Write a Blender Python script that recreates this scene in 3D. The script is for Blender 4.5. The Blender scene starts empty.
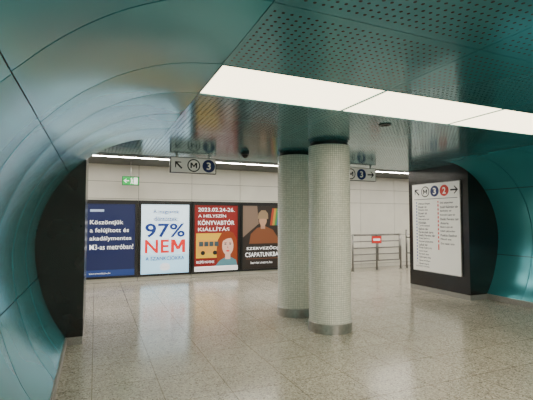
import bpy, math
from mathutils import Vector, Matrix
S=bpy.context.scene
COL=S.collection

# ---------------------------------------------------------------- materials
def mat(name,col,rough=.5,metal=0,emit=0,ecol=None,coat=0,spec=.5):
    m=bpy.data.materials.new(name); m.use_nodes=True
    b=m.node_tree.nodes['Principled BSDF']
    b.inputs['Base Color'].default_value=(*col,1); b.inputs['Roughness'].default_value=rough
    b.inputs['Metallic'].default_value=metal; b.inputs['Coat Weight'].default_value=coat
    b.inputs['Specular IOR Level'].default_value=spec
    if emit:
        b.inputs['Emission Color'].default_value=(*(ecol or col),1); b.inputs['Emission Strength'].default_value=emit
    return m
def N(m,t,**k):
    n=m.node_tree.nodes.new(t)
    for a,v in k.items(): setattr(n,a,v)
    return n
def L(m,a,b): m.node_tree.links.new(a,b)
def bsdf(m): return m.node_tree.nodes['Principled BSDF']
def noise_vary(m,c1,c2,scale,detail=4,bump=0):
    tc=N(m,'ShaderNodeTexCoord'); n=N(m,'ShaderNodeTexNoise'); n.inputs['Scale'].default_value=scale; n.inputs['Detail'].default_value=detail
    r=N(m,'ShaderNodeValToRGB'); r.color_ramp.elements[0].position=.35; r.color_ramp.elements[1].position=.65
    r.color_ramp.elements[0].color=(*c1,1); r.color_ramp.elements[1].color=(*c2,1)
    L(m,tc.outputs['Object'],n.inputs['Vector']); L(m,n.outputs['Fac'],r.inputs['Fac']); L(m,r.outputs['Color'],bsdf(m).inputs['Base Color'])
    if bump:
        b=N(m,'ShaderNodeBump'); b.inputs['Strength'].default_value=bump; L(m,n.outputs['Fac'],b.inputs['Height']); L(m,b.outputs['Normal'],bsdf(m).inputs['Normal'])

teal=mat('teal_enamel_metal',(.04,.30,.33),.2,.35)
noise_vary(teal,(.045,.29,.345),(.055,.325,.38),.9,2)
tealceil=mat('teal_ceiling_metal',(.05,.23,.27),.14,.4)
def perforated(name,base):
    m=mat(name,base,.2,.5)
    tc=N(m,'ShaderNodeTexCoord')
    def grid(off):
        a=N(m,'ShaderNodeVectorMath',operation='MULTIPLY_ADD'); a.inputs[1].default_value=(19,19,0); a.inputs[2].default_value=(off,off,0)
        f=N(m,'ShaderNodeVectorMath',operation='FRACTION'); s=N(m,'ShaderNodeVectorMath',operation='SUBTRACT'); s.inputs[1].default_value=(.5,.5,0)
        l=N(m,'ShaderNodeVectorMath',operation='LENGTH'); c=N(m,'ShaderNodeMath',operation='LESS_THAN'); c.inputs[1].default_value=.19
        L(m,tc.outputs['Object'],a.inputs[0]); L(m,a.outputs[0],f.inputs[0]); L(m,f.outputs[0],s.inputs[0]); L(m,s.outputs[0],l.inputs[0]); L(m,l.outputs['Value'],c.inputs[0])
        return c
    g1=grid(0.0)
    mix=N(m,'ShaderNodeMix',data_type='RGBA'); mix.inputs['A'].default_value=(*base,1); mix.inputs['B'].default_value=(.008,.012,.013,1)
    L(m,g1.outputs[0],mix.inputs['Factor']); L(m,mix.outputs['Result'],bsdf(m).inputs['Base Color'])
    ro=N(m,'ShaderNodeMapRange'); ro.inputs['To Min'].default_value=.15; ro.inputs['To Max'].default_value=1
    L(m,g1.outputs[0],ro.inputs['Value']); L(m,ro.outputs[0],bsdf(m).inputs['Roughness'])
    me=N(m,'ShaderNodeMapRange'); me.inputs['To Min'].default_value=.4; me.inputs['To Max'].default_value=0
    L(m,g1.outputs[0],me.inputs['Value']); L(m,me.outputs[0],bsdf(m).inputs['Metallic'])
    return m
perf=perforated('perforated_teal_metal',(.05,.23,.27))
backing=mat('dark_backing',(.01,.02,.02),.8)
black=mat('black_glass_cladding',(.012,.012,.012),.22); noise_vary(black,(.010,.010,.010),(.016,.015,.014),3,2)
darkceil=mat('dark_hall_ceiling',(.05,.055,.05),.5); noise_vary(darkceil,(.04,.045,.04),(.06,.065,.06),4)
steel=mat('brushed_steel',(.45,.44,.42),.35,.9); noise_vary(steel,(.40,.39,.37),(.5,.49,.47),20)
skirt=mat('stone_skirting',(.30,.29,.27),.4); noise_vary(skirt,(.26,.25,.23),(.34,.33,.31),60)
whitewall=mat('cream_wall_panel',(.72,.69,.61),.3); noise_vary(whitewall,(.78,.76,.68),(.83,.81,.73),2)
grout=mat('wall_joint',(.25,.24,.21),.8)
lampm=mat('warm_diffuser',(.9,.88,.8),.5,emit=5.0,ecol=(1,.86,.58))
lampfill=mat('added_fill_diffuser',(.9,.88,.8),.5,emit=15,ecol=(1,.93,.80))  # stronger glow for the added fill strips behind the camera
tubem=mat('linear_lamp_diffuser',(.9,.9,.85),.5,emit=58,ecol=(1,.95,.84))
frame_m=mat('poster_frame',(.015,.015,.015),.35)
plastic=mat('dark_plastic',(.02,.02,.02),.4)

# terrazzo
ter=mat('terrazzo_floor',(.4,.37,.32),.28)
tc=N(ter,'ShaderNodeTexCoord')
v=N(ter,'ShaderNodeTexVoronoi'); v.inputs['Scale'].default_value=80
vr=N(ter,'ShaderNodeValToRGB'); cr=vr.color_ramp; cr.interpolation='CONSTANT'
cr.elements[0].color=(.38,.345,.285,1); cr.elements[1].position=.25; cr.elements[1].color=(.50,.46,.385,1)
e=cr.elements.new(.6); e.color=(.59,.545,.46,1); e=cr.elements.new(.82); e.color=(.22,.20,.17,1); e=cr.elements.new(.9); e.color=(.72,.67,.57,1)
sep=N(ter,'ShaderNodeSeparateColor')
L(ter,tc.outputs['Object'],v.inputs['Vector']); L(ter,v.outputs['Color'],sep.inputs[0]); L(ter,sep.outputs[0],vr.inputs['Fac'])
ns=N(ter,'ShaderNodeTexNoise'); ns.inputs['Scale'].default_value=1.3; ns.inputs['Detail'].default_value=5
L(ter,tc.outputs['Object'],ns.inputs['Vector'])
mr=N(ter,'ShaderNodeMapRange'); mr.inputs['To Min'].default_value=.85; mr.inputs['To Max'].default_value=1.12; L(ter,ns.outputs['Fac'],mr.inputs['Value'])
mul=N(ter,'ShaderNodeVectorMath',operation='SCALE'); L(ter,vr.outputs['Color'],mul.inputs[0]); L(ter,mr.outputs[0],mul.inputs['Scale'])
br=N(ter,'ShaderNodeTexBrick'); br.offset=0.0; br.inputs['Scale'].default_value=1; br.inputs['Brick Width'].default_value=.6; br.inputs['Row Height'].default_value=.6
br.inputs['Mortar Size'].default_value=.005; br.inputs['Color1'].default_value=(1,1,1,1); br.inputs['Color2'].default_value=(.92,.92,.92,1); br.inputs['Mortar'].default_value=(.5,.47,.43,1)
L(ter,tc.outputs['Object'],br.inputs['Vector'])
mx=N(ter,'ShaderNodeVectorMath',operation='MULTIPLY'); L(ter,mul.outputs[0],mx.inputs[0]); L(ter,br.outputs['Color'],mx.inputs[1]); L(ter,mx.outputs[0],bsdf(ter).inputs['Base Color'])
mr2=N(ter,'ShaderNodeMapRange'); mr2.inputs['To Min'].default_value=.11; mr2.inputs['To Max'].default_value=.24; L(ter,ns.outputs['Fac'],mr2.inputs['Value']); L(ter,mr2.outputs[0],bsdf(ter).inputs['Roughness'])

# mosaic
mos=mat('glass_mosaic',(.6,.62,.55),.25)
uv=N(mos,'ShaderNodeTexCoord'); b2=N(mos,'ShaderNodeTexBrick'); b2.offset=0; b2.inputs['Scale'].default_value=1
b2.inputs['Brick Width'].default_value=.03; b2.inputs['Row Height'].default_value=.03; b2.inputs['Mortar Size'].default_value=.002; b2.inputs['Mortar Smooth'].default_value=.1
b2.inputs['Color1'].default_value=(.93,.92,.84,1); b2.inputs['Color2'].default_value=(.80,.80,.73,1); b2.inputs['Mortar'].default_value=(.42,.42,.38,1)
L(mos,uv.outputs['UV'],b2.inputs['Vector']); L(mos,b2.outputs['Color'],bsdf(mos).inputs['Base Color'])
bp=N(mos,'ShaderNodeBump'); bp.inputs['Strength'].default_value=.2; bp.inputs['Distance'].default_value=.001; bp.invert=True
L(mos,b2.outputs['Fac'],bp.inputs['Height']); L(mos,bp.outputs['Normal'],bsdf(mos).inputs['Normal'])

_fm={}
def flat(col,emit=0,rough=.4):
    k=(col,emit)
    if k not in _fm: _fm[k]=mat('print_%d'%len(_fm),col,rough,emit=emit)
    return _fm[k]

# ---------------------------------------------------------------- helpers
def link(o,parent):
    COL.objects.link(o)
    if parent:
        o.parent=parent; o.matrix_parent_inverse=Matrix.Translation(-parent.location)
    return o
def empty(name,loc):
    o=bpy.data.objects.new(name,None); o.location=loc; o.empty_display_size=.1; COL.objects.link(o); return o
class MB:
    def __init__(s): s.v=[];s.f=[];s.mi=[];s.sm=[];s.mats=[]
    def m(s,mt):
        if mt not in s.mats: s.mats.append(mt)
        return s.mats.index(mt)
    def face(s,pts,mt,smooth=False):
        i=len(s.v); s.v+=[tuple(p) for p in pts]; s.f.append(tuple(range(i,i+len(pts)))); s.mi.append(s.m(mt)); s.sm.append(smooth)
    def box(s,x0,x1,y0,y1,z0,z1,mt):
        i=len(s.v); s.v+=[(x,y,z) for x in(x0,x1) for y in(y0,y1) for z in(z0,z1)]
        for f in ((0,1,3,2),(4,6,7,5),(0,4,5,1),(2,3,7,6),(0,2,6,4),(1,5,7,3)):
            s.f.append(tuple(i+k for k in f)); s.mi.append(s.m(mt)); s.sm.append(False)
    def lathe(s,cx,cy,prof,mt,n=48,cap=True):
        for a in range(len(prof)-1):
            (r0,z0),(r1,z1)=prof[a],prof[a+1]; i=len(s.v)
            for k in range(n):
                t=2*math.pi*k/n; s.v.append((cx+r0*math.cos(t),cy+r0*math.sin(t),z0)); s.v.append((cx+r1*math.cos(t),cy+r1*math.sin(t),z1))
            for k in range(n):
                j=(k+1)%n; s.f.append((i+2*k,i+2*j,i+2*j+1,i+2*k+1)); s.mi.append(s.m(mt)); s.sm.append(True)
    def tube(s,a,b,r,mt,n=12):
        a=Vector(a);b=Vector(b);d=(b-a).normalized(); u=d.orthogonal().normalized(); w=d.cross(u); i=len(s.v)
        for k in range(n):
            t=2*math.pi*k/n; o=(u*math.cos(t)+w*math.sin(t))*r; s.v.append(tuple(a+o)); s.v.append(tuple(b+o))
        for k in range(n):
            j=(k+1)%n; s.f.append((i+2*k,i+2*j,i+2*j+1,i+2*k+1)); s.mi.append(s.m(mt)); s.sm.append(True)
        s.f.append(tuple(i+2*k for k in range(n))[::-1]); s.mi.append(s.m(mt)); s.sm.append(False)
        s.f.append(tuple(i+2*k+1 for k in range(n))); s.mi.append(s.m(mt)); s.sm.append(False)
    def obj(s,name,parent=None,bevel=0):
        me=bpy.data.meshes.new(name); me.from_pydata(s.v,[],s.f)
        for mt in s.mats: me.materials.append(mt)
        for p,mi,sm in zip(me.polygons,s.mi,s.sm): p.material_index=mi; p.use_smooth=sm
        me.update(); o=bpy.data.objects.new(name,me); link(o,parent)
        if bevel:
            b=o.modifiers.new('bevel','BEVEL'); b.width=bevel; b.segments=2; b.limit_method='ANGLE'
        return o
class Fr:
    """flat sign frame: origin, u (reading direction), v up, n outward"""
    def __init__(s,O,u,v,parent): s.O=Vector(O); s.u=Vector(u); s.v=Vector(v); s.n=s.u.cross(s.v); s.p=parent
    def at(s,a,b,off=0): return s.O+s.u*a+s.v*b+s.n*off
    def poly(s,name,pts,mt,off): 
        m=MB(); m.face([s.at(a,b,off) for a,b in pts],mt); return m.obj(name,s.p)
    def quad(s,name,a0,a1,b0,b1,mt,off): return s.poly(name,[(a0,b0),(a1,b0),(a1,b1),(a0,b1)],mt,off)
    def ell(s,name,a,b,ra,rb,mt,off,n=32): return s.poly(name,[(a+ra*math.cos(2*math.pi*k/n),b+rb*math.sin(2*math.pi*k/n)) for k in range(n)],mt,off)
    def text(s,name,body,a0,b0,mt,off,h=None,a1=None,align='L',bold=0):
        c=bpy.data.curves.new(name,'FONT'); c.body=body; c.size=1; c.offset=bold; c.resolution_u=3
        if bold: c.space_character=1.0+bold*2
        t=bpy.data.objects.new('tmp',c); COL.objects.link(t); bpy.context.view_layer.update()
        me=bpy.data.meshes.new_from_object(t.evaluated_get(bpy.context.evaluated_depsgraph_get()))
        bpy.data.objects.remove(t)
        xs=[v.co.x for v in me.vertices]; ys=[v.co.y for v in me.vertices]
        x0,x1,y0,y1=min(xs),max(xs),min(ys),max(ys)
        sx=(a1-a0)/(x1-x0) if a1 is not None else None
        sy=h/(y1-y0) if h else sx
        if sx is None: sx=sy
        sh=0
        if a1 is None and align=='C': sh=-(x1-x0)*sx/2
        for vv in me.vertices:
            vv.co=s.at(a0+sh+(vv.co.x-x0)*sx,b0+(vv.co.y-y0)*sy,off)
        me.name=name; me.materials.clear(); me.materials.append(mt)
        o=bpy.data.objects.new(name,me); return link(o,s.p)
    def arrow(s,name,a,b,r,ang,mt,off):
        w=.17*r; pts=[(r,0),(.15*r,.8*r),(-.12*r,.8*r),(.42*r,w),(-r,w),(-r,-w),(.42*r,-w),(-.12*r,-.8*r),(.15*r,-.8*r)]
        ca,sa=math.cos(ang),math.sin(ang)
        m=MB(); V=[s.at(a+x*ca-y*sa,b+x*sa+y*ca,off) for x,y in pts]
        for idx in ((0,1,2,3),(0,3,6),(3,4,5,6),(0,6,7,8)): m.face([V[k] for k in idx],mt)
        return m.obj(name,s.p)
    def blockM(s,name,a,b,w,h,t,mt,off):
        m=MB(); m.face([s.at(*p,off) for p in ((a,b),(a+t,b),(a+t,b+h),(a,b+h))],mt); m.face([s.at(*p,off) for p in ((a+w-t,b),(a+w,b),(a+w,b+h),(a+w-t,b+h))],mt)
        c=a+w/2
        m.face([s.at(*p,off+.0003) for p in ((a+t*.2,b+h),(a+t*1.2,b+h),(c+t*.5,b+h*.25),(c-t*.5,b+h*.25))],mt)
        m.face([s.at(*p,off+.0006) for p in ((c-t*.5,b+h*.25),(c+t*.5,b+h*.25),(a+w-t*.2,b+h),(a+w-t*1.2,b+h))],mt)
        return m.obj(name,s.p)
    def metro(s,name,a,b,r,fg,bg,off):
        s.ell(name+'_disc',a,b,r,r,fg,off); s.ell(name+'_inner',a,b,r*.82,r*.82,bg,off+.0015)
        s.blockM(name+'_letter',a-r*.52,b-r*.42,r*1.04,r*.84,r*.22,fg,off+.003)
    def num(s,name,a,b,r,ch,fg,bg,off):
        s.ell(name+'_disc',a,b,r,r,fg,off); s.text(name+'_digit',ch,a-r*.34,b-r*.58,bg,off+.002,h=r*1.16,a1=a+r*.34,bold=.02)

# ---------------------------------------------------------------- dimensions
H=2.72; XL=-.675; XR=7.6; YE=5.7; JL=-.12; JR=6.78; YP=7.33; YB=10.9; HH=3.0; YN=-7
LIGHTS=[2.75,-.62,-2.9,-5.2]  # first strip is in view, the rest are added behind the camera
rings=[-7,-6.1,-5.2,-4.47,-3.7,-2.9,-2.17,-1.4,-.62,.11,.97,1.84,2.75,3.48,4.25,5.0,YE]
cp=[(1.9,2.74),(1.5,2.72),(1.08,2.65),(.69,2.47),(.36,2.18),(.12,1.80),(0,1.35),(.04,.88),(.18,.42),(.36,.1),(.5,-.15)]
def cat(p0,p1,p2,p3,t):
    return tuple(.5*((2*p1[i])+(-p0[i]+p2[i])*t+(2*p0[i]-5*p1[i]+4*p2[i]-p3[i])*t*t+(-p0[i]+3*p1[i]-3*p2[i]+p3[i])*t**3) for i in(0,1))
SUB=8
prof=[]
for i in range(1,len(cp)-2):
    for k in range(SUB): prof.append(cat(cp[i-1],cp[i],cp[i+1],cp[i+2],k/SUB))
prof.append(cp[-2])
def wall(name,side):
    X=(lambda e: XL+e) if side<0 else (lambda e: XR-e)
    m=MB()
    def norm(i):
        a=prof[max(0,i-1)]; b=prof[min(len(prof)-1,i+1)]; dx,dz=b[0]-a[0],b[1]-a[1]; l=math.hypot(dx,dz); return (dz/l,-dx/l)
    g=.006
    for ri,(r0,r1) in enumerate(zip(rings[:-1],rings[1:])):
        for i0,i1 in ((0,3*SUB),(3*SUB,6*SUB),(6*SUB,len(prof)-1)):
            pts=[]
            for i in range(i0,i1+1):
                e,z=prof[i]
                if i==i0 and i0: z-=g
                if i==i1 and i1<len(prof)-1: z+=g
                pts.append((X(e),z,i))
            ya=r0+g; yb=r1-g if r1<YE else r1
            # sheets are very slightly dished so each ring catches its own highlight
            NR=7; rows=[]
            for j in range(NR):
                t=j/(NR-1); rows.append((ya+(yb-ya)*t,.0035*(2*t-1)**2))
            base=len(m.v); n=len(rows)
            for x,z,i in pts:
                ne,nz=norm(i)
                for y,dp in rows: m.v.append((x+(ne*dp if side<0 else -ne*dp),y,z+nz*dp))
            for k in range(len(pts)-1):
                for j in range(n-1):
                    a=base+n*k+j; b=a+n
                    m.f.append((a,a+1,b+1,b) if side<0 else (a,b,b+1,a+1)); m.mi.append(m.m(teal)); m.sm.append(True)
            t=.025
            out=[]
            for x,z,i in pts:
                ne,nz=norm(i); out.append((x+(ne*t if side<0 else -ne*t),z+nz*t))
            for k in range(len(pts)-1):
                for y in (ya,yb):
                    dp=.0035
                    q=[]
                    for kk in (k,k+1):
                        ne,nz=norm(pts[kk][2]); q.append((pts[kk][0]+(ne*dp if side<0 else -ne*dp),y,pts[kk][1]+nz*dp))
                    m.face([q[0],q[1],(out[k+1][0],y,out[k+1][1]),(out[k][0],y,out[k][1])],teal)
    base=len(m.v)
    for i,(e,z) in enumerate(prof):
        ne,nz=norm(i); x=X(e)+(ne*.03 if side<0 else -ne*.03); m.v.append((x,YN,z+nz*.03)); m.v.append((x,YE-.01,z+nz*.03))
    for k in range(len(prof)-1):
        a=base+2*k; m.f.append((a,a+1,a+3,a+2)); m.mi.append(m.m(backing)); m.sm.append(True)
    m.obj(name)
wall('wall_left',-1); wall('wall_right',1)
m=MB(); m.box(XL+.26,XL+.375,YN,YE,0,.105,skirt); m.obj('baseboard_left',bevel=.004)
m=MB(); m.box(XR-.375,XR-.26,YN,YE,0,.105,skirt); m.obj('baseboard_right',bevel=.004)

# floor
m=MB(); m.box(-5,15,YN,YB+.1,-.1,0,ter); m.obj('floor')

# ceiling
C0=XL+1.5; C1=XR-1.5
m=MB()
xs=[C0,C0+1.5,C0+3,C0+4.5,C1]
for r0,r1 in zip(rings[:-1],rings[1:]):
    isl=any(abs(r0-q)<.01 for q in LIGHTS)
    for xa,xb in zip(xs[:-1],xs[1:]):
        if isl and xb<=C0+4.51: continue
        a0,a1,b0,b1=xa+.003,xb-.003,r0+.003,r1-.003
        mg=.035
        m.face([(a0+mg,b0+mg,H),(a0+mg,b1-mg,H),(a1-mg,b1-mg,H),(a1-mg,b0+mg,H)],perf)
        m.box(a0,a1,b0,b0+mg,H,H+.02,tealceil); m.box(a0,a1,b1-mg,b1,H,H+.02,tealceil)
        m.box(a0,a0+mg,b0+mg,b1-mg,H,H+.02,tealceil); m.box(a1-mg,a1,b0+mg,b1-mg,H,H+.02,tealceil)
m.box(C0-.02,C1+.02,YN,YE,H+.05,H+.1,backing)
m.obj('ceiling')
m=MB()
px=[JL,1.33,2.83,4.33,5.83,JR]
for xa,xb in zip(px[:-1],px[1:]):
    for ya,yb in ((YE,6.5),(6.5,YP)):
        a0,a1,b0,b1=xa+.003,xb-.003,ya+.003,yb-.003; mg=.04
        m.face([(a0+mg,b0+mg,H),(a0+mg,b1-mg,H),(a1-mg,b1-mg,H),(a1-mg,b0+mg,H)],perf)
        m.box(a0,a1,b0,b0+mg,H,H+.02,tealceil); m.box(a0,a1,b1-mg,b1,H,H+.02,tealceil)
        m.box(a0,a0+mg,b0+mg,b1-mg,H,H+.02,tealceil); m.box(a1-mg,a1,b0+mg,b1-mg,H,H+.02,tealceil)
m.box(JL,JR,YE,YP,H+.03,HH,backing)
m.box(JL,JR,YP-.03,YP,H-.005,HH,black)
m.obj('ceiling_portal')
m=MB(); m.box(-5,JL,YE,YP,.1,HH,black); m.box(-5,JL-.004,YE+.004,YP,0,.1,skirt); m.obj('wall_portal_left')
m=MB(); m.box(JR,15,YE,YP,.1,HH,black); m.box(JR+.004,15,YE+.004,YP,0,.1,skirt); m.obj('wall_portal_right')
m=MB(); m.box(-1.2,8.2,YN-.1,YN,0,HH,whitewall); m.obj('wall_back')

# hall
m=MB(); m.box(-5,15,YP,YB+.1,HH,HH+.1,darkceil); m.obj('ceiling_hall')
m=MB(); m.box(-5,15,YB+.02,YB+.12,0,HH,grout)
x=-4.57
while x<14.9:
    for z0,z1 in ((.0,.12),(.12,1.06),(1.06,2.12),(2.12,2.56),(2.56,HH)):
        m.box(x+.006,x+1.394,YB,YB+.02,z0+.006,z1-.006,whitewall)
    x+=1.4
m.obj('wall_hall')
m=MB(); m.box(-5.1,-5,YP,YB+.1,0,HH,whitewall); m.obj('wall_hall_left')
m=MB(); m.box(15,15.1,YP,YB+.1,0,HH,whitewall); m.obj('wall_hall_right')

# ---------------------------------------------------------------- lamps
def ceiling_panel(y0,y1,lm):
    E=empty('ceiling_light_panel',(C0+2.25,(y0+y1)/2,H))
    for k in range(3):
        xa=C0+1.5*k; m=MB(); m.box(xa+.012,xa+1.488,y0+.012,y1-.012,H+.002,H+.03,lm); m.obj('diffuser_%d'%(k+1),E,.004)
        m=MB(); 
        for q in ((xa,xa+.01,y0,y1),(xa+1.49,xa+1.5,y0,y1),(xa+.01,xa+1.49,y0,y0+.01),(xa+.01,xa+1.49,y1-.01,y1)): m.box(*q,H-.003,H+.04,tealceil)
        m.obj('trim_frame_%d'%(k+1),E)
for q in LIGHTS: ceiling_panel(q,q+.73,lampm if q>0 else lampfill)  # strips behind the camera are unseen fill, added to light columns and walls
def linear(y,x0,x1):
    E=empty('linear_ceiling_lamp',((x0+x1)/2,y,HH))
    m=MB(); m.box(x0,x1,y-.06,y+.06,HH-.04,HH,steel); m.obj('housing',E)
    m=MB(); m.box(x0+.02,x1-.02,y-.04,y+.04,HH-.043,HH-.04,tubem); m.obj('diffuser',E)
linear(9.3,-4,6.6); linear(9.3,7.0,14); linear(7.85,-4,14)  # last row is an added fill lamp, kept out of view by the lintel

def disc_lamp(name,x,y,z,r=.06):
    E=empty(name,(x,y,z)); m=MB(); m.lathe(x,y,[(r*.0,z-.004),(r*.6,z-.004),(r*.75,z-.012),(r,z-.012),(r*1.02,z)],plastic,24); m.obj('bezel',E)
    m=MB(); m.lathe(x,y,[(0,z-.02),(r*.3,z-.016),(r*.45,z-.004)],black,20); m.obj('lens',E)
disc_lamp('ceiling_downlight',3.15,3.78,H,.07)  # small dark downlight, unlit
E=empty('dome_camera',(2.3,6.3,H)); m=MB(); m.lathe(2.3,6.3,[(.07,H),(.07,H-.04),(.055,H-.045)],plastic,24); m.obj('mount',E)
m=MB(); m.lathe(2.3,6.3,[(.055*math.cos(a*math.pi/12),H-.045-.055*math.sin(a*math.pi/12)) for a in range(7)],black,24); m.obj('dome',E)

# ---------------------------------------------------------------- columns
def column(x,y):
    E=empty('mosaic_column',(x,y,0)); r=.305
    m=MB(); m.lathe(x,y,[(r+.012,0),(r+.012,.135),(r,.14)],steel,64); m.obj('base_ring',E)
    m=MB(); m.lathe(x,y,[(r-.03,H-.05),(r-.03,H)],plastic,64); m.lathe(x,y,[(r+.004,H-.06),(r-.03,H-.05)],plastic,64); m.obj('dark_collar',E)  # recessed collar of dark plastic at the column top
    n=96; me=bpy.data.meshes.new('shaft'); V=[];F=[]
    for k in range(n+1):
        t=2*math.pi*k/n; V+=[(x+r*math.cos(t),y+r*math.sin(t),.12),(x+r*math.cos(t),y+r*math.sin(t),H-.06)]
    for k in range(n): F.append((2*k,2*k+2,2*k+3,2*k+1))
    me.from_pydata(V,[],F); uvl=me.uv_layers.new(name='UVMap')
    circ=64*.03
    for p in me.polygons:
        p.use_smooth=True
        for li in p.loop_indices:
            vi=me.loops[li].vertex_index; uvl.data[li].uv=((vi//2)/n*circ,me.vertices[vi].co.z)
    me.materials.append(mos); link(bpy.data.objects.new('shaft',me),E)
column(3.17,5.06); column(3.15,6.10)

# ---------------------------------------------------------------- posters
WHT=(.85,.85,.85)
def lightbox(x0):
    W=1.25; z0=.16; z1=1.98
    E=empty('advertising_lightbox',(x0+W/2,YB,z0))
    m=MB(); t=.05; y0=YB-.06
    m.box(x0-t-.02,x0+W+t+.02,YB-.03,YB,z0-.06,z1+.1,frame_m)
    for q in ((x0-t,x0,z0-.05,z1+.05),(x0+W,x0+W+t,z0-.05,z1+.05),(x0,x0+W,z0-.05,z0),(x0,x0+W,z1,z1+.05)):
        m.box(q[0],q[1],y0,YB-.03,q[2],q[3],frame_m)
    m.obj('frame',E)
    return Fr((x0,YB-.034,z0),(1,0,0),(0,0,1),E)
W=1.25;Hh=1.82
# 1
f=lightbox(-.3); BL=flat((.010,.018,.085),.3); f.quad('sheet',0,W,0,Hh,BL,0)
wt=flat(WHT,.9)
for i,(s_,h,a) in enumerate((("Köszöntjük",.14,.18),("a felújított és",.14,.18),("akadálymentes",.135,.18),("M3-as metróban!",.13,.18))):
    f.text('headline_%d'%i,s_,a,1.27-i*.2,wt,.004,h=h,a1=a+(.78,.92,.98,1.03)[i],bold=.008)
f.quad('logo_strip',.18,.5,1.62,1.68,flat((.4,.5,.7),.5),.003); f.quad('footer',0,W,0,.16,flat((.02,.05,.2),.4),.002)
f.text('footer_text','www.metrofelujitas.hu',.18,.05,wt,.004,h=.05)
# 2
f=lightbox(1.1)
f.quad('sheet',0,W,0,Hh,flat((.62,.78,.88),1.4),0)
f.quad('sheet_sky',0,W,0,.5,flat((.36,.62,.80),1.3),.001); f.quad('sheet_mid',0,W,.5,.85,flat((.50,.71,.85),1.35),.001)
nb=flat((.01,.04,.25),.3); rd=flat((.75,.02,.02),.6)
f.text('line_1','A magyarok',.3,1.56,nb,.004,h=.12,a1=.98,bold=.01); f.text('line_2','döntöttek:',.33,1.38,nb,.004,h=.12,a1=.95,bold=.01)
f.text('number','97%',.1,.95,nb,.004,h=.37,a1=1.14,bold=.02)
f.text('no','NE',.1,.54,rd,.004,h=.35,a1=.72,bold=.02); f.blockM('no_last',.77,.54,.38,.35,.085,rd,.004)
f.text('line_3','A SZANKCIÓKRA',.12,.35,nb,.004,h=.12,a1=1.13,bold=.012)
f.ell('seal',.62,.17,.13,.1,wt,.003); f.text('seal_text','NEMZETI KONZULTÁCIÓ',.5,.15,nb,.004,h=.035,a1=.74)
# 3
f=lightbox(2.5); f.quad('sheet',0,W,0,Hh,flat((.25,.014,.012),.25),0)
yl=flat((.75,.45,.03),.45); f.text('date','2023.02.24-26.',.1,1.64,wt,.004,h=.11,a1=1.15,bold=.012)
f.text('t1','A HELYSZÍN',.1,1.48,wt,.004,h=.1,a1=.9,bold=.01)
f.text('t2','KÖNYVABTÓR',.1,1.27,wt,.004,h=.15,a1=1.15,bold=.015)
f.text('t3','KIÁLLÍTÁS',.1,1.1,wt,.004,h=.12,a1=1.0,bold=.012)
f.quad('yellow_panel',.05,.78,.36,1.04,yl,.002)
f.quad('bus_body',.1,.72,.5,.86,flat((.75,.35,.05),.5),.003)
for k in range(4): f.quad('bus_window_%d'%k,.13+k*.145,.25+k*.145,.68,.81,flat((.05,.08,.1),.3),.005)
for k in range(2): f.ell('bus_wheel_%d'%k,.24+k*.34,.5,.06,.06,flat((.02,.02,.02),.1),.006)
hair=flat((.28,.05,.012),.3); skin_=flat((.75,.47,.37),.45)
f.poly('hair',[(.66,.15),(.62,.5),(.66,.85),(.78,1.05),(.95,1.12),(1.12,1.04),(1.22,.85),(1.24,.5),(1.24,.15)],hair,.0045)
f.poly('shoulders',[(.58,.12),(.72,.28),(.88,.36),(1.05,.36),(1.2,.28),(1.24,.12)],flat((.1,.25,.3),.4),.0055)
f.quad('neck',.88,1.03,.31,.5,skin_,.006)
f.ell('face',.955,.68,.165,.26,skin_,.007)
f.poly('fringe',[(.78,.80),(.82,.98),(.95,1.02),(1.1,.97),(1.14,.78),(1.05,.9),(.92,.88)],hair,.0078)
for s_ in(-1,1):
    f.ell('eye_%d'%(s_+1),.955+s_*.07,.73,.034,.018,flat((.03,.03,.05),.1),.008)
    f.quad('brow_%d'%(s_+1),.955+s_*.07-.035,.955+s_*.07+.035,.77,.785,hair,.008)
f.ell('mouth',.955,.54,.055,.024,rd,.008); f.poly('nose',[(.95,.7),(.93,.61),(.98,.61)],flat((.55,.28,.2),.3),.008)
f.quad('footer',0,W,0,.13,wt,.006); f.text('footer_text','MÚZEUM  METRÓ  BKV  KIÁLLÍTÁS',.06,.04,flat((.3,.02,.02),.3),.0075,h=.05,a1=1.18)
f.text('lower_text','BELÉPÉS INGYENES',.06,.22,wt,.0065,h=.08,a1=.56,bold=.012)
# 4
f=lightbox(3.9); f.quad('sheet',0,W,0,Hh,flat((.025,.018,.015),.3),0)
org=flat((.20,.07,.03),.25); f.poly('glow_left',[(0,.9),(.5,1.3),(.45,Hh),(0,Hh)],flat((.22,.15,.11),.25),.001)
f.poly('jacket',[(.2,.72),(.25,1.0),(.45,1.18),(.72,1.22),(.95,1.12),(1.1,.9),(1.13,.72)],org,.003)
f.quad('neck',.56,.7,1.15,1.32,flat((.45,.24,.16),.25),.0035)
f.ell('face',.63,1.4,.12,.17,flat((.5,.28,.18),.25),.004)
f.poly('helmet',[(.47,1.44),(.49,1.6),(.58,1.69),(.71,1.69),(.79,1.6),(.8,1.44)],flat((.32,.22,.13),.2),.005)
for k,c in enumerate(((.4,.06,.03),(.5,.28,.04),(.07,.25,.08),(.03,.1,.32))): f.poly('colour_bar_%d'%k,[(.86+k*.07,1.25),(.93+k*.07,1.25),(1.0+k*.07,1.75),(.93+k*.07,1.75)],flat(c,.2),.002)
f.text('t1','SZERVEZŐDJ',.12,.52,wt,.006,h=.13,a1=1.12,bold=.012); f.text('t2','CSAPATUNKBA!',.08,.34,wt,.006,h=.13,a1=1.16,bold=.012)
f.text('t3','karrier.metro.hu',.25,.14,wt,.006,h=.07); f.quad('rule',.1,1.15,.28,.295,org,.004)

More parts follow.
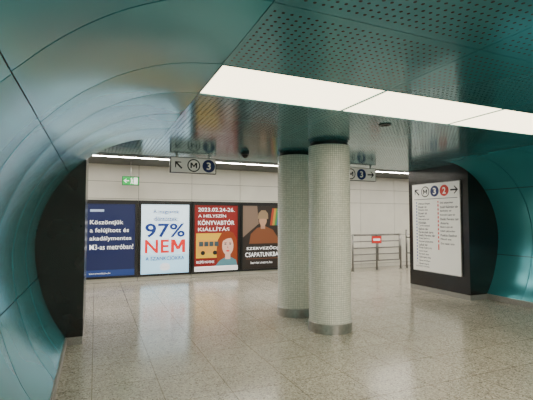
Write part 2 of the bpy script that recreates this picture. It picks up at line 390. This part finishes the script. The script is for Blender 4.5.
# ---------------------------------------------------------------- hanging signs
sg=flat((.70,.67,.60),.2); ink=flat((.01,.01,.012),0); blu=flat((.008,.02,.13),.05); redm=flat((.6,.03,.02),.1)
def hsign(x0,left):
    w=.82; y=7.0; z0=2.40; z1=2.68
    E=empty('hanging_direction_sign',(x0+w/2,y,z1))
    m=MB(); m.box(x0,x0+w,y-.04,y+.04,z0,z1,plastic); m.box(x0+.1,x0+.14,y-.015,y+.015,z1,H,steel); m.box(x0+w-.14,x0+w-.1,y-.015,y+.015,z1,H,steel); m.obj('case',E,.004)
    f=Fr((x0,y-.042,z0),(1,0,0),(0,0,1),E); f.quad('face',.015,w-.015,.012,.268,sg,0)
    if left:
        f.arrow('arrow',.14,.14,.085,math.radians(135),ink,.002); f.metro('metro',.41,.14,.115,ink,sg,.002); f.num('line',.68,.14,.115,'3',blu,sg,.002)
    else:
        f.arrow('arrow',w-.14,.14,.085,0,ink,.002); f.num('line',w-.38,.14,.115,'3',blu,sg,.002); f.metro('metro',w-.65,.14,.115,ink,sg,.002)
hsign(1.17,True); hsign(4.72,False)

# exit sign
gx=.78; gy=10.3; E=empty('emergency_exit_sign',(gx,gy,2.42))
m=MB(); m.box(gx-.2,gx+.2,gy-.03,gy+.03,2.42,2.64,plastic); m.box(gx-.01,gx+.01,gy-.01,gy+.01,2.64,HH,steel); m.obj('case',E,.004)
f=Fr((gx-.2,gy-.032,2.42),(1,0,0),(0,0,1),E); gr=flat((.002,.30,.05),1.0); f.quad('face',.01,.39,.01,.21,gr,0)
f.arrow('arrow',.10,.11,.06,math.pi,wt,.002); f.quad('doorway',.27,.36,.03,.19,wt,.002)
f.ell('runner_head',.215,.165,.016,.016,wt,.003); f.poly('runner_body',[(.19,.03),(.21,.09),(.2,.14),(.235,.15),(.25,.12),(.235,.08),(.26,.05),(.25,.03),(.22,.07),(.205,.03)],wt,.003)

# ---------------------------------------------------------------- route board on right jamb
X0=JR-.003; yf,yn=7.18,5.86; z0,z1=.44,2.38; w=yf-yn; h=z1-z0
E=empty('line_map_board',(X0,(yf+yn)/2,z0))
m=MB(); m.box(X0-.035,X0,yn,yf,z0,z1,steel); m.obj('panel',E,.003)
f=Fr((X0-.037,yf,z0),(0,-1,0),(0,0,1),E); bw=flat((.80,.78,.72),.25); f.quad('face',.012,w-.012,.012,h-.012,bw,0)
zc=h-.18; f.arrow('arrow_left',.15,zc,.095,math.radians(135),ink,.002); f.metro('metro',.40,zc,.12,ink,bw,.002)
f.num('line_three',.665,zc,.12,'3',blu,bw,.002); f.num('line_two',.925,zc,.12,'2',redm,bw,.002); f.arrow('arrow_right',1.18,zc,.1,0,ink,.002)
f.quad('rule_top',.06,w-.06,h-.35,h-.338,ink,.002)
f.quad('line_blue',.12,.15,.2,h-.4,flat((.02,.06,.35),.1),.002); f.quad('line_red',.74,.77,.5,h-.4,redm,.002)
s3=["Kőbánya-Kispest","Határ út","Pöttyös utca","Ecseri út","Népliget","Nagyvárad tér","Klinikák","Corvin-negyed","Kálvin tér","Ferenciek tere","Deák Ferenc tér","Arany János u.","Nyugati pályaudvar","Lehel tér","Dózsa György út","Göncz Árpád","Forgách utca","Gyöngyösi utca","Újpest-városkapu","Újpest-központ"]
s2=["Déli pályaudvar","Széll Kálmán tér","Batthyány tér","Kossuth Lajos tér","Deák Ferenc tér","Astoria","Blaha Lujza tér","Keleti pályaudvar","Puskás Stadion","Pillangó utca","Örs vezér tere"]
for i,s_ in enumerate(s3):
    z=h-.47-i*.07; f.text('stop_a_%d'%i,s_,.19,z,ink,.002,h=.05,bold=.02); f.ell('dot_a_%d'%i,.135,z+.02,.02,.02,bw,.004,16)
for i,s_ in enumerate(s2):
    z=h-.47-i*.085; f.text('stop_b_%d'%i,s_,.81,z,ink,.002,h=.05,bold=.02); f.ell('dot_b_%d'%i,.755,z+.02,.02,.02,bw,.004,16)
f.text('note','BUDAPESTI METRÓ',.1,.09,ink,.002,h=.04)

# ---------------------------------------------------------------- railing
E=empty('steel_railing_gate',(8.3,10.25,0)); y=10.25
rail_m=mat('railing_steel',(.3,.29,.28),.35,.8); noise_vary(rail_m,(.22,.21,.20),(.29,.28,.26),20)
m=MB()
for x in (7.25,8.15,9.1,9.35):
    hh=1.12 if x<9.2 else 1.25
    m.tube((x,y,0),(x,y,hh),.03,rail_m); m.tube((x,y,0),(x,y,.015),.06,rail_m,20)
m.obj('posts',E)
m=MB()
for z in (1.1,.9,.7,.5,.3): m.tube((7.25,y,z),(8.15,y,z),.018 if z<1 else .028,rail_m); m.tube((8.2,y,z),(9.05,y,z),.018 if z<1 else .028,rail_m)
m.tube((8.2,y,.3),(8.2,y,1.1),.018,rail_m); m.tube((9.05,y,.3),(9.05,y,1.1),.018,rail_m)
m.obj('rails',E)
m=MB()
m.tube((9.35,y,1.0),(9.35,9.0,1.0),.024,rail_m); m.tube((9.35,y,.5),(9.35,9.0,.5),.018,rail_m); m.tube((9.35,9.0,0),(9.35,9.0,1.02),.028,rail_m); m.obj('return_rail',E)
f=Fr((7.95,y-.03,.84),(1,0,0),(0,0,1),E); f.quad('notice',0,.36,0,.22,flat((.65,.04,.03),.2),0); f.quad('notice_bar',.05,.31,.08,.14,wt,.002)
m=MB(); m.box(7.94,8.32,y-.028,y-.016,.83,1.07,rail_m); m.obj('notice_plate',E)

# ---------------------------------------------------------------- world + camera
w_=bpy.data.worlds.new('World'); S.world=w_; w_.use_nodes=True; w_.node_tree.nodes['Background'].inputs[0].default_value=(.5,.55,.55,1); w_.node_tree.nodes['Background'].inputs[1].default_value=.05
cam=bpy.data.cameras.new('camera'); co=bpy.data.objects.new('camera',cam); COL.objects.link(co)
cam.sensor_width=36; cam.lens=36*400/533; cam.clip_start=.02
co.location=(0,0,1.6); co.rotation_euler=(math.radians(90+2.7),0,math.radians(-23.15)); S.camera=co
